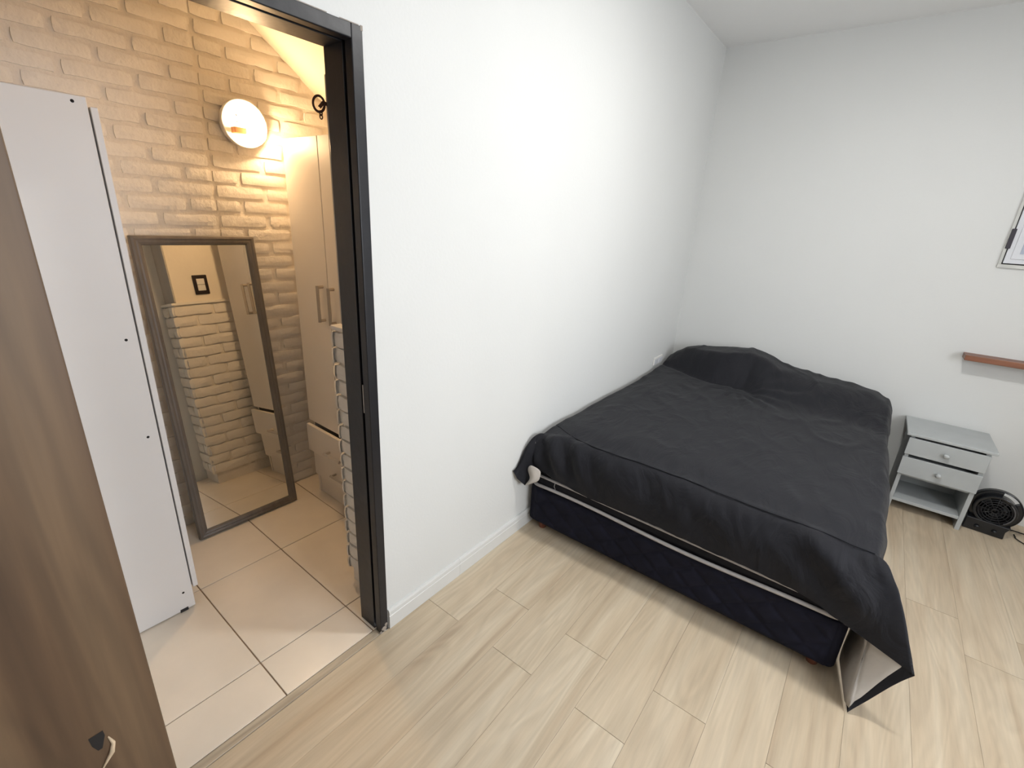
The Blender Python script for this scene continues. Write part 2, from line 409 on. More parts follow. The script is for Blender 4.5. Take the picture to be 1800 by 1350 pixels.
# ------------------------------------------------------------------ steel door frame + leaf
D = empty('door_1', (0, 0, 0), kind='structure')
def jprof(s):   # (x, y) profile for right jamb, s=+1: opening on -y side. y measured outward from opening face
    return [(-0.125, 0), (-0.038, 0), (-0.038, 0.012), (-0.025, 0.012), (-0.025, 0.0), (0.004, 0.0), (0.006, 0.002), (0.006, 0.034), (0.0, 0.036), (-0.125, 0.036)]
bm = bmesh.new(); prism(bm, [(x_, 0.767 + d_) for x_, d_ in jprof(1)], 2, 0.0, JH)
jr = link('jamb', bm, M['frame'], D, bevel=0.0012)
bm = bmesh.new(); prism(bm, [(x_, HY + 0.036 - d_) for x_, d_ in jprof(1)], 2, 0.0, JH)
link('jamb', bm, M['frame'], D, bevel=0.0012)
bm = bmesh.new()
prof = [(x_, 2.015 + d_) for x_, d_ in jprof(1)]
A = [bm.verts.new((p[0] , HY + 0.036, p[1])) for p in prof]; B = [bm.verts.new((p[0], 0.767, p[1])) for p in prof]
n_ = len(prof)
for i in range(n_): bm.faces.new((A[i], A[(i + 1) % n_], B[(i + 1) % n_], B[i]))
bm.faces.new(A[::-1]); bm.faces.new(B); bmesh.ops.recalc_face_normals(bm, faces=bm.faces)
link('lintel', bm, M['frame'], D, bevel=0.0012)
sp = box('strike_plate', (-0.034, -0.0305, 0.7655, 0.7785, 0.955, 1.055), M['steel'], jr)
sp.location = (0.006, 0, 0)
# chipped paint at the foot and along the head
bm = bmesh.new()
for (dx, dz, sx_, sz_) in ((0, 0.012, .012, .016), (0.010, 0.03, .006, .010), (-0.012, .006, .008, .008)):
    pts = [(0.0066, 0.782 + dx + sx_ * math.cos(a) * (1 + .3 * math.sin(3 * a)), dz + sz_ * math.sin(a)) for a in [i * math.pi / 5 for i in range(10)]]
    pts = [(p[0], p[1], max(p[2], 0.0005)) for p in pts]
    A = [bm.verts.new(p) for p in pts]; B = [bm.verts.new((p[0] - .002, p[1], p[2])) for p in pts]
    bm.faces.new(A)
    for i in range(10): bm.faces.new((A[i], B[i], B[(i + 1) % 10], A[(i + 1) % 10]))
link('paint_chip', bm, M['chip'], jr)
bm = bmesh.new()
abox(bm, 0.0055, 0.0067, 0.62, 0.70, 2.0494, 2.0512); abox(bm, 0.0055, 0.0067, 0.735, 0.79, 2.0494, 2.0515); abox(bm, 0.0055, 0.0067, 0.795, 0.802, 2.040, 2.052)
lp = link('paint_chip', bm, M['chip'], jr)
# door of the entry behind the camera, leaf open into the room
D2 = empty('door_2', (0.665, YF, 0), kind='structure')
for (a, b_) in ((DX0 - .03, DX0 + .012), (DX1 - .012, DX1 + .03)):
    box('jamb', (a, b_, YF - .105, YF + .005, 0, 2.05), M['frame'], D2, bevel=.0015, off=(0.665, YF, 0))
box('lintel', (DX0 + .012, DX1 - .012, YF - .105, YF + .005, 2.02, 2.06), M['frame'], D2, bevel=.0015, off=(0.665, YF, 0))
E_ = Vector((0.652, -0.014)); H_ = Vector((0.664, -0.838))
ang = math.atan2(E_.y - H_.y, E_.x - H_.x); LW = (E_ - H_).length
bm = bmesh.new(); abox(bm, 0, LW, 0.0, 0.034, 0.008, 2.012)
leaf = link('leaf', bm, M['leaf'], D2, bevel=0.0015); leaf.location = (H_.x - 0.665, H_.y - YF, 0); leaf.rotation_euler = (0, 0, ang)
leaf['label'] = 'open brown wood-grain door leaf in the left foreground'
HX, HZ = LW - 0.060, 1.002
LEAFHOLE = (HX, HZ)
bm = bmesh.new()
tri = [(-.0065, .011), (.0065, .011), (.007, .003), (.002, -.013), (-.002, -.013), (-.0055, -.002)]
A = [bm.verts.new((HX + a, -0.0004, HZ + c)) for a, c in tri]; B = [bm.verts.new((HX + a, 0.002, HZ + c)) for a, c in tri]
bm.faces.new(A)
for i in range(6): bm.faces.new((A[i], B[i], B[(i + 1) % 6], A[(i + 1) % 6]))
link('latch_hole', bm, M['dark'], leaf)
bm = bmesh.new()
atube(bm, [(HX + .009, -.0005, HZ - .002), (HX + .0115, -.001, HZ - .014), (HX + .008, -.0015, HZ - .026), (HX + .001, -.001, HZ - .036), (HX - .006, -.0005, HZ - .046)], 0.002, 6, radii=[.0008, .0022, .0028, .0015, .0007])
link('splinter', bm, M['rawwood'], leaf, smooth=True)

# ------------------------------------------------------------------ tall cabinet at left
cb = empty('cabinet', (-0.99, 0.0, 0), 'tall white melamine cabinet with a plain side panel, left of the leaning mirror', 'cabinet')
def cbx(name, d, m_, bev=0.0, par=None):
    return box(name, d, m_, par or cb, bevel=bev, off=(-0.99, 0, 0))
cbx('side_panel', (-0.708, -0.690, -0.40, 0.355, 0.004, 1.862), M['melamine'], 0.003)
cbx('side_panel', (-1.270, -1.252, -0.40, 0.355, 0.004, 1.862), M['melamine'], 0.003)
cbx('top_panel', (-1.252, -0.708, -0.40, 0.352, 1.842, 1.860), M['melamine'], 0.001)
cbx('back_panel', (-1.252, -0.708, -0.398, -0.394, 0.09, 1.842), M['melamine'])
cbx('bottom_panel', (-1.252, -0.708, -0.39, 0.352, 0.09, 0.108), M['melamine'])
cbx('plinth', (-1.252, -0.708, 0.30, 0.316, 0.004, 0.09), M['melamine'])
for (a, b_) in ((-1.269, -0.989), (-0.985, -0.691)):
    d_ = cbx('door', (a, b_, 0.3595, 0.3775, 0.092, 1.838), M['melamine'], 0.002)
    hx = -0.989 - 0.035 if a < -1.2 else -0.985 + 0.035
    bm = bmesh.new(); atube(bm, [(hx, .377, 1.05), (hx, .405, 1.05), (hx, .405, 1.20), (hx, .377, 1.20)], .005, 6)
    for v in bm.verts: v.co.x += 0.99
    link('handle', bm, M['nickel'], d_)
for z_ in (1.845, 1.149, 0.792, 0.089):
    bm = bmesh.new(); lathe(bm, [(0, 0.0006), (0.0045, 0.0004), (0.0048, -0.0005)], 10, Matrix.Translation((0.3001, 0.322, z_)))
    link('screw_hole', bm, M['dark'], cb)
cbx('foot', (-0.6995, -0.6885, 0.300, 0.328, 0.0, 0.014), M['blackfoot'])

# ------------------------------------------------------------------ wardrobe at the end of the closet
WR = -0.462
wd = empty('wardrobe', (-0.835, 1.40, 0), 'white two-door wardrobe with bar handles and drawers below, beyond the black door frame', 'wardrobe')
def wx(name, d, m_=None, bev=0.0, par=None): return box(name, d, m_ or M['melwarm'], par or wd, bevel=bev, off=(-0.835, 1.40, 0))
FY = 1.148
wx('side_panel', (-1.115, -1.097, FY + .021, 1.66, 0.0, 1.875)); wx('side_panel', (WR - .018, WR, FY + .021, 1.66, 0.0, 1.875))
wx('top_panel', (-1.097, WR - .018, FY + .021, 1.66, 1.857, 1.875)); wx('back_panel', (-1.097, WR - .018, 1.655, 1.66, 0.1, 1.857))
wx('shelf', (-1.097, WR - .018, FY + .03, 1.65, 0.455, 0.473)); wx('plinth', (-1.097, WR - .018, FY + .026, FY + .042, 0.0, 0.125), None, 0.001)
def dhandle(par, pts):
    bm = bmesh.new()
    pts = [Vector(p) - Vector((-0.835, 1.40, 0)) for p in pts]
    # square bar handle
    a, b_, c, d_ = pts
    atube(bm, [a, b_], .0075, 4); atube(bm, [c, d_], .0075, 4); 
    e = (c - b_).normalized() * .0075
    atube(bm, [b_ - e, c + e], .0085, 4)
    link('handle', bm, M['nickel'], par)
dl = wx('door', (-1.118, -0.8275, FY, FY + .018, 0.470, 1.892), None, 0.0015)
dhandle(dl, [(-0.868, FY, 1.242), (-0.868, FY - .030, 1.242), (-0.868, FY - .030, 1.080), (-0.868, FY, 1.080)])
dr = wx('door', (-0.8225, WR + .002, FY, FY + .018, 0.470, 1.892), None, 0.0015)
dhandle(dr, [(-0.776, FY, 1.242), (-0.776, FY - .030, 1.242), (-0.776, FY - .030, 1.080), (-0.776, FY, 1.080)])
d1 = wx('drawer', (-1.104, WR - .006, FY - .026, FY - .008, 0.295, 0.457), None, 0.0015)
dhandle(d1, [(-0.885, FY - .026, .352), (-0.885, FY - .056, .352), (-0.757, FY - .056, .352), (-0.757, FY - .026, .352)])
d2 = wx('drawer', (-1.104, WR - .006, FY + .001, FY + .019, 0.128, 0.288), None, 0.0015)
dhandle(d2, [(-0.885, FY, .205), (-0.885, FY - .030, .205), (-0.757, FY - .030, .205), (-0.757, FY, .205)])

# ------------------------------------------------------------------ leaning mirror
TILT = math.radians(5.9)
mi = empty('mirror', (-1.118, 0.776, 0.003), 'tall rectangular mirror with a grey-brown frame leaning on the brick wall', 'mirror', rot=(0, -TILT, math.radians(-0.6)))
MW, MH, FW = 0.499, 1.452, 0.040
# mitred frame with stepped profile: (distance inwards from outer edge, height out of glass plane)
prof = [(0, -0.012), (0, 0.006), (0.004, 0.012), (0.012, 0.014), (0.020, 0.011), (0.026, 0.012), (0.034, 0.009), (FW, 0.003), (FW, -0.012)]
def side(p0, p1, inw):
    bm = bmesh.new(); p0 = Vector(p0); p1 = Vector(p1); d = (p1 - p0).normalized(); inw = Vector(inw)
    A = [bm.verts.new(p0 + inw * a + d * a + Vector((h, 0, 0))) for a, h in prof]
    B = [bm.verts.new(p1 + inw * a - d * a + Vector((h, 0, 0))) for a, h in prof]
    n = len(prof)
    for i in range(n): bm.faces.new((A[i], A[(i + 1) % n], B[(i + 1) % n], B[i]))
    bm.faces.new(A[::-1]); bm.faces.new(B); bmesh.ops.recalc_face_normals(bm, faces=bm.faces)
    return link('frame_side', bm, M['mframe'], mi)
h2 = MW / 2
side((0, -h2, 0), (0, h2, 0), (0, 0, 1)); side((0, -h2, MH), (0, h2, MH), (0, 0, -1))
side((0, -h2, 0), (0, -h2, MH), (0, 1, 0)); side((0, h2, 0), (0, h2, MH), (0, -1, 0))
box('mirror_glass', (-0.006, -0.001, -h2 + FW - .004, h2 - FW + .004, FW - .004, MH - FW + .004), M['mirror'], mi)
box('backing', (-0.011, -0.0065, -h2 + .01, h2 - .01, 0.01, MH - .01), M['rawwood'], mi)

# ------------------------------------------------------------------ wall lamp
lm = empty('wall_lamp', (WX + 0.012, 1.048, 1.945), 'round white wall lamp, lit, on the painted brick wall above the mirror', 'wall lamp', rot=(0, math.radians(0), 0))
bm = bmesh.new(); lathe(bm, [(0, 0.004), (0.080, 0.004), (0.088, 0.012), (0.092, 0.034), (0.097, 0.040), (0.102, 0.038), (0.103, 0.030), (0.096, 0.0), (0.0, 0.0)], 40)
link('dish', bm, M['lampwhite'], lm, smooth=True)
bm = bmesh.new(); abox(bm, 0.010, 0.050, -0.052, 0.002, -0.044, -0.018)
link('lamp_holder', bm, M['copper'], lm, bevel=0.003)
for dz in (0.035, 0.008):
    bm = bmesh.new(); lathe(bm, [(0, 0.001), (0.003, 0.0006), (0.003, -.002)], 8, Matrix.Translation((0.0062, -0.018, dz)))
    link('screw', bm, M['dark'], lm)
bm = bmesh.new()
# bulb, lying in the dish and pointing to the lower right
prof_b = [(0.0, 0.0), (0.012, 0.001), (0.016, 0.015), (0.026, 0.035), (0.031, 0.052), (0.027, 0.070), (0.014, 0.082), (0.0, 0.085)]
lathe(bm, prof_b, 20, Matrix.Translation((0.038, 0.004, -0.022)) @ Matrix.Rotation(math.radians(-15), 4, 'X') @ Matrix.Rotation(math.radians(80), 4, 'Z'))
link('bulb', bm, M['bulbwarm'], lm, smooth=True)

# ------------------------------------------------------------------ light switch, seen in the mirror
sw = empty('light_switch', (-0.3255, 1.050, 1.288), 'white light switch in a black surround, seen only in the mirror', 'light switch')
box('surround', (-0.008, 0, -0.041, 0.041, -0.060, 0.060), M['switchbl'], sw, bevel=0.006, segs=3)
for dz in (-0.019, 0.019): box('rocker', (-0.011, -0.006, -0.022, 0.022, dz - .018, dz + .018), M['white'], sw, bevel=0.002)

# ------------------------------------------------------------------ ring bracket by the jamb
rb = empty('rod_bracket', (-0.316, 0.893, 1.915), 'small dark iron ring bracket screwed up beside the black door frame', 'bracket')
bm = bmesh.new(); abox(bm, -0.006, 0.006, -0.0045, -0.001, -0.04, 0.052)
link('plate', bm, M['rust'], rb, bevel=0.001)
bm = bmesh.new(); atube(bm, [(0, -0.003, 0.0), (0, -0.020, 0.002), (-0.006, -0.030, -0.012)], .006, 6)
link('arm', bm, M['rust'], rb)
bm = bmesh.new(); atube(bm, [(-0.008 + .010 * math.cos(a), -0.030 + .014 * math.cos(a) , -0.002 + 0.023 * math.sin(a)) for a in [i * math.pi / 10 for i in range(20)]], .0040, 6, closed=True)
link('ring', bm, M['rust'], rb, smooth=True)
bm = bmesh.new()
for i in range(2): atube(bm, [(-0.006, -0.026 + .005 * math.cos(a), -0.028 - 0.010 * i + 0.007 * math.sin(a)) for a in [j * math.pi / 5 for j in range(10)]], .002, 5, closed=True)
link('chain', bm, M['rust'], rb, smooth=True)

# ------------------------------------------------------------------ bed
BX0, BX1, BY0, BY1 = 0.016, 1.458, 1.742, 3.66
bs = empty('divan_bed', (0.74, 2.7, 0), 'dark navy quilted divan bed on small wooden feet, under the mattress', 'bed base')
def rrect(x0, x1, y0, y1, r, n=6):
    P = []
    for (cx, cy, a0) in ((x1 - r, y1 - r, 0), (x0 + r, y1 - r, 90), (x0 + r, y0 + r, 180), (x1 - r, y0 + r, 270)):
        for i in range(n + 1):
            a = math.radians(a0 + 90 * i / n); P.append((cx + r * math.cos(a), cy + r * math.sin(a)))
    return P
def slab(x0, x1, y0, y1, z0, z1, r, rz, off=(0, 0, 0), dense=None):
    """rounded slab, rows of rings"""
    bm = bmesh.new(); rows = []
    hs = [(z0, rz), (z0 + rz * .3, rz * .3), (z0 + rz, 0)] + [(z0 + rz + (z1 - z0 - 2 * rz) * i / 4, 0) for i in range(1, 4)] + [(z1 - rz, 0), (z1 - rz * .3, rz * .3), (z1, rz)]
    for z, ins in hs:
        P = rrect(x0 + ins, x1 - ins, y0 + ins, y1 - ins, max(r - ins, .004))
        rows.append([bm.verts.new((a - off[0], b - off[1], z - off[2])) for a, b in P])
    for A, B in zip(rows, rows[1:]):
        n = len(A)
        for i in range(n): bm.faces.new((A[i], A[(i + 1) % n], B[(i + 1) % n], B[i]))
    bm.faces.new(rows[0][::-1]); bm.faces.new(rows[-1]); bmesh.ops.recalc_face_normals(bm, faces=bm.faces)
    return bm
box_ = slab(BX0, BX1, BY0 + .002, BY1, 0.050, 0.266, 0.03, 0.008, (0.74, 2.7, 0))
link('body', box_, M['navy'], bs, smooth=True).data.set_sharp_from_angle(angle=math.radians(40))
# quilted front panel: pillowed diamonds with sunken stitch lines
bm = bmesh.new(); nx, nz = 230, 34; G = []
for j in range(nz + 1):
    row = []
    for i in range(nx + 1):
        x_ = 0.050 + (1.425 - 0.050) * i / nx; z_ = 0.054 + (0.262 - 0.054) * j / nz
        u = (x_ / 0.15 + z_ / 0.11); v = (x_ / 0.15 - z_ / 0.11)
        q = min(abs(u - round(u)), abs(v - round(v))) * 2
        d = 0.009 * min(1, q * 2.2) ** .6
        wv = noise.noise(Vector((x_ * 6, z_ * 9, 3))) * .004
        edge = min(1, min(i, nx - i) / 4, min(j, nz - j) / 3)
        row.append(bm.verts.new((x_ - .74, BY0 - 0.0005 - (d + wv + .002) * edge - 2.7, z_)))
    G.append(row)
for j in range(nz):
    for i in range(nx): bm.faces.new((G[j][i], G[j][i + 1], G[j + 1][i + 1], G[j + 1][i]))
link('quilted_panel', bm, M['navy'], bs, smooth=True)
for (x_, y_) in ((0.09, 1.79), (1.39, 1.80), (0.09, 3.58), (1.39, 3.58)):
    bm = bmesh.new(); lathe(bm, [(0, 0), (0.020, 0), (0.026, 0.051), (0, 0.051)], 14, Matrix.Rotation(-math.pi / 2, 4, 'Y'))
    f_ = link('foot', bm, M['foot'], bs, smooth=False); f_.location = (x_ - .74, y_ - 2.7, 0)

mt = empty('mattress', (0.74, 2.7, 0.268), 'black mattress edged with two light grey pipings, on the navy bed base', 'mattress')
link('core', slab(0.028, 1.448, BY0 - .012, BY1 + .01, 0.268, 0.548, 0.055, 0.040, (0.74, 2.7, 0.268)), M['matt'], mt, smooth=True)
for (z_, rr, amp) in ((0.287, 0.0085, .006), (0.345, 0.0075, .003)):
    P = rrect(0.026, 1.450, BY0 - .014, BY1 + .012, 0.057, 8); pts = []
    for i in range(len(P)):
        a = Vector((*P[i], 0)); b_ = Vector((*P[(i + 1) % len(P)], 0)); n_ = max(1, int((b_ - a).length / .03))
        for q in range(n_):
            p = a.lerp(b_, q / n_); wz = 0
            if z_ < .3 and p.y < 1.75: wz = 0.008 * math.sin(p.x * 5.5) - .004
            if z_ > .3 and p.y < 1.75: wz = -0.012 * max(0, p.x - .3)
            pts.append((p.x - .74, p.y - 2.7, z_ + wz - .268))
    bm = bmesh.new(); atube(bm, pts, rr, 8, closed=True); link('piping', bm, M['piping'], mt, smooth=True)
bm = bmesh.new(); atube(bm, [(0.185 - .74, BY0 - .022 - 2.7, .345 - .268), (0.183 - .74, BY0 - .026 - 2.7, .325 - .268), (0.190 - .74, BY0 - .024 - 2.7, .308 - .268)], .0012, 5)
link('loose_thread', bm, M['piping'], mt)
# label-like tab near the middle of the foot end is not legible and left out

# --- bed cover ------------------------------------------------------
RIDGE = [(0.0, .60), (.03, .622), (.08, .672), (.17, .728), (.24, .745), (.44, .775), (.63, .803), (.71, .788), (.77, .762), (.83, .738), (1.04, .705), (1.26, .692), (1.38, .676), (1.46, .64), (1.52, .58)]
def lerp_tab(tab, x):
    if x <= tab[0][0]: return tab[0][1]
    for (a, va), (b_, vb) in zip(tab, tab[1:]):
        if x <= b_:
            f = (x - a) / (b_ - a); f = f * f * (3 - 2 * f) if False else f
            return va + (vb - va) * f
    return tab[-1][1]
CRE = [(0.0, 3.50), (.08, 3.46), (.30, 3.32), (.47, 3.26), (.68, 3.27), (.80, 3.16), (1.03, 3.09), (1.5, 3.15)]
SEAM = [(0.0, 1.93), (.07, 1.905), (.15, 1.845), (.22, 1.805), (.32, 1.780), (.44, 1.772), (.78, 1.779), (1.10, 1.762), (1.37, 1.771), (1.50, 1.805)]
def sm(a, b_, x):
    t_ = max(0, min(1, (x - a) / (b_ - a))); return t_ * t_ * (3 - 2 * t_)
XL, XRR, YFT, YHD = 0.045, 1.455, 1.800, 3.745
def top_z(x, y):
    e = 0.585 + 0.012 * math.sin(math.pi * min(1, max(0, x / 1.5)))
    e -= 0.030 * sm(0.22, 0.0, x) * sm(3.6, 3.0, y)
    e -= 0.022 * sm(1.30, 1.50, x)
    e -= 0.012 * sm(1.95, 1.78, y)
    c = lerp_tab(CRE, x); r = lerp_tab(RIDGE, x)
    bl_ = sm(.52, 1.0, x); wdt = 0.17 + .24 * bl_
    s = sm(c - .05 * bl_, c + wdt, y)
    # steep start of the pillow
    z = e + (r - e) * (s ** (0.75 + .25 * bl_))
    z -= 0.012 * math.exp(-((y - c) / .022) ** 2) * sm(.95, .6, x)
    z -= 0.05 * sm(3.66, 3.76, y)
    P = Vector((x, y, 0))
    w1 = noise.noise(Vector((x * 5.0 + y * 1.6, y * 2.2 - x * 1.6, 1.3))); w2 = noise.noise(Vector((x * 15 + y * 5, y * 5 - x * 4, 7)))
    rid = 1 - abs(noise.noise(Vector((x * 6.5 + y * 2.2, y * 2.6 - x * 2.4, 4.0)))) * 2.2
    z += 0.004 * w1 + 0.002 * w2 + 0.0065 * max(0, rid - .50) * (1 + sm(2.4, 3.0, y))
    # radiating folds below the pillow on the right
    if x > .6:
        th_ = math.atan2(y - 3.22, x - .66); rr_ = math.hypot(y - 3.22, x - .66)
        z += .006 * math.sin(th_ * 16 + 1) * math.exp(-((rr_ - .22) / .16) ** 2) * (1 if y < 3.3 else .4)
    sy = lerp_tab(SEAM, x); z -= 0.0035 * math.exp(-((y - sy) / .007) ** 2)
    return z
# build columns
NXT, NYT = 120, 150
bm = bmesh.new(); top = []
xs_ = [XL + (XRR - XL) * i / NXT for i in range(NXT + 1)]; ys_ = [YFT + (YHD - YFT) * j / NYT for j in range(NYT + 1)]
for y_ in ys_: top.append([bm.verts.new((x_, y_, top_z(x_, y_))) for x_ in xs_])
for j in range(NYT):
    for i in range(NXT): bm.faces.new((top[j][i], top[j][i + 1], top[j + 1][i + 1], top[j + 1][i]))
# perimeter: list of (top vertex, control offset, hem point)
HF = [  # foot hem: x, y, z
 (0.045, 1.702, .388), (0.085, 1.706, .394), (.15, 1.708, .380), (.27, 1.712, .359), (.39, 1.710, .351), (.55, 1.708, .356), (.76, 1.706, .360), (.94, 1.706, .352), (1.06, 1.705, .356), (1.19, 1.706, .351), (1.29, 1.704, .343), (1.35, 1.702, .330), (1.39, 1.700, .312), (1.455, 1.700, .292)]
def foot_h(x):
    return (lerp_tab([(a, b_) for a, b_, c in HF], x), lerp_tab([(a, c) for a, b_, c in HF], x))
NV = 22
cols = []    # each: list of points from below the top edge to hem
def curve(P0, C1, C2, H):
    out = []
    for k_ in range(1, NV + 1):
        t_ = k_ / NV
        out.append(P0 * (1 - t_) ** 3 + C1 * 3 * t_ * (1 - t_) ** 2 + C2 * 3 * t_ * t_ * (1 - t_) + H * t_ ** 3)
    return out
specs = []   # (vertex, P0, C1, C2, H)
# left side along the wall, from head to foot
for j in range(NYT, -1, -1):
    v = top[j][0]; P0 = v.co.copy(); y_ = P0.y
    q = sm(1.95, 1.80, y_)
    Hh = Vector((0.014, y_, 0.44)); Hh = Hh.lerp(Vector((0.018, 1.700, 0.282)), q)
    C1 = P0 + Vector((-0.022, -0.03 * q, -0.004)); C2 = Vector((0.016, y_ - .075 * q, P0.z - .055))
    specs.append((v, P0, C1, C2, Hh))
# left tail tip (several columns share the corner vertex)
v = top[0][0]; P0 = v.co.copy()
for (hx, hy, hz, c1, c2) in [
    (0.012, 1.665, 0.345, (0.020, 1.700, .600), (0.012, 1.672, .44)),
    (0.008, 1.625, 0.380, (0.020, 1.700, .600), (0.012, 1.652, .41)),
    (0.008, 1.590, 0.400, (0.022, 1.700, .600), (0.014, 1.645, .40)),
    (0.022, 1.612, 0.350, (0.024, 1.700, .600), (0.020, 1.650, .42)),
    (0.045, 1.652, 0.303, (0.028, 1.700, .600), (0.030, 1.665, .44)),
    (0.070, 1.690, 0.306, (0.032, 1.700, .598), (0.040, 1.680, .46)),
    (0.088, 1.712, 0.322, (0.034, 1.705, .595), (0.046, 1.690, .47)),
    (0.070, 1.716, 0.350, (0.036, 1.710, .592), (0.046, 1.692, .48)),
    (0.045, 1.708, 0.382, (0.040, 1.712, .590), (0.044, 1.692, .49))]:
    specs.append((v, P0, Vector(c1), Vector(c2), Vector((hx, hy, hz))))
# foot
for i in range(0, NXT + 1):
    v = top[0][i]; P0 = v.co.copy(); x_ = P0.x; hy, hz = foot_h(x_)
    bulge = 0.010 * noise.noise(Vector((x_ * 7, 0, 5))) + .012 * noise.noise(Vector((x_ * 17, 2, 5))) * (sm(.5, .1, x_) + .35)
    big = .016 * sm(1.15, 1.40, x_)
    specs.append((v, P0, Vector((x_, 1.712 - big, P0.z + .012)), Vector((x_ + .02 * sm(1.2, 1.45, x_), 1.690 - big + bulge, 0.47)), Vector((x_ + .012 * sm(1.3, 1.45, x_), hy - .004 + bulge * .3, hz + .004 * noise.noise(Vector((x_ * 25, 9, 2)))))))
# right front corner: fan from the corner vertex out to the nose PT, then back to the fabric corner PF
v = top[0][NXT]; P0 = v.co.copy()
PT = Vector((1.645, 1.668, 0.25)); PF = Vector((1.520, 1.630, 0.006))
fan = []
PH = Vector((1.467, 1.696, .292))
for q in [.12, .25, .4, .55, .7, .82, .92, 1.0]:
    H_q = PH.lerp(PT, q); 
    C1 = Vector((1.47 + .045 * q, 1.700 + .030 * q, .590)); C2 = Vector((1.492 + .075 * q, 1.680 + .02 * q, 0.46 - .02 * q))
    fan.append((C1, C2, H_q))
for q in [.06, .15, .28, .42, .58, .74, .88, 1.0]:
    H_q = PT.lerp(PF, q) + Vector((-0.010 * math.sin(q * math.pi), 0.012 * math.sin(q * math.pi), 0.010 * math.sin(q * 7) * (1 - q) - .03 * math.sin(math.pi * q)))
    C1 = Vector((1.513 - .004 * q, 1.730 + .06 * q, .586)); C2 = Vector((1.560 - .050 * sm(0, .5, q), 1.70 + .10 * q, 0.44 - .10 * q))
    fan.append((C1, C2, H_q))
for (C1, C2, H_q) in fan: specs.append((v, P0, C1, C2, H_q))
# right side, foot to head
for j in range(0, NYT + 1):
    v = top[j][NXT]; P0 = v.co.copy(); y_ = P0.y
    s_ = y_ - 1.80
    q = sm(0, .16, s_)
    Hh = PF.lerp(Vector((1.482, 1.870, .010)), min(1, s_ / .13))
    if s_ > .13:
        z_h = .010 + .07 * sm(.13, .6, s_)
        Hh = Vector((1.482 + .047 * sm(.13, .5, s_) + .012 * math.sin(y_ * 14) * sm(.2, .6, s_), y_ - .060 + .060 * sm(.13, .8, s_), z_h))
    sx = 1.500 + .012 * sm(3.2, 2.6, y_) * sm(1.8, 2.1, y_) + .004 * math.sin(y_ * 11)
    C1 = Vector((sx, y_ - .03 * (1 - q), P0.z + .002)); C2 = Vector((sx + .008 + .010 * sm(1.8, 2.1, y_), y_ - .06 * (1 - q), P0.z - .16 - .12 * (1 - q)))
    specs.append((v, P0, C1, C2, Hh))
colv = []
for (v, P0, C1, C2, Hh) in specs:
    pts = curve(P0, C1, C2, Hh)
    colv.append((v, [bm.verts.new(p) for p in pts]))
for (va, A), (vb, B) in zip(colv, colv[1:]):
    if va is vb: 
        bm.faces.new((va, A[0], B[0]))
    else: bm.faces.new((va, A[0], B[0], vb))
    for k_ in range(NV - 1): bm.faces.new((A[k_], A[k_ + 1], B[k_ + 1], B[k_]))
# fold relief on hanging cloth
bm.normal_update()
bmesh.ops.recalc_face_normals(bm, faces=bm.faces)
if top[5][5].normal.z < 0: bmesh.ops.reverse_faces(bm, faces=bm.faces)
bm.normal_update()
disp = {}
for ci_, (v, A) in enumerate(colv):
    for k_, vv in enumerate(A):
        t_ = (k_ + 1) / NV
        p = vv.co; a_ = math.sin(math.pi * min(1, t_ * 1.0)) 
        f = 0.014 * noise.noise(Vector((p.x * 8 + p.z * 5, p.y * 6, p.z * 3))) + .007 * noise.noise(Vector((p.x * 20 - p.z * 9, p.y * 9, p.z * 7))) + .004 * noise.noise(Vector((p.x * 45 + p.z * 20, p.y * 9, p.z * 14)))
        if p.y < 1.80 and p.x > 1.05: f += .011 * math.sin((p.x - 1.05) * 26 + (p.z - .3) * 30) * sm(1.05, 1.3, p.x) * sm(1.62, 1.45, p.x)
        if p.y < 1.80 and p.x < .5: f += .020 * math.sin(p.x * 44 + p.z * 26) * sm(.55, .12, p.x)
        if p.x < .06: f *= .25
        disp[vv] = f * a_
for vv, f in disp.items(): vv.co += vv.normal * f
for vv in bm.verts:
    if vv.co.x < 0.0035: vv.co.x = 0.0035
cv_cols = [[v.index for v in A] for _, A in colv]
bm.verts.index_update(); bm.normal_update()
CO = [v.co.copy() for v in bm.verts]; NO = [v.normal.copy() for v in bm.verts]
idx_cols = [[v.index for v in A] for _, A in colv]
bc = empty('bed_cover', (0.74, 2.7, 0.59), 'black cotton cover with grey lining draped over the bed and pillow', 'bed cover')
off = Vector((0.74, 2.7, 0.59))
for v in bm.verts: v.co -= off
ob = link('cover_cloth', bm, M['cover'], bc, smooth=True)
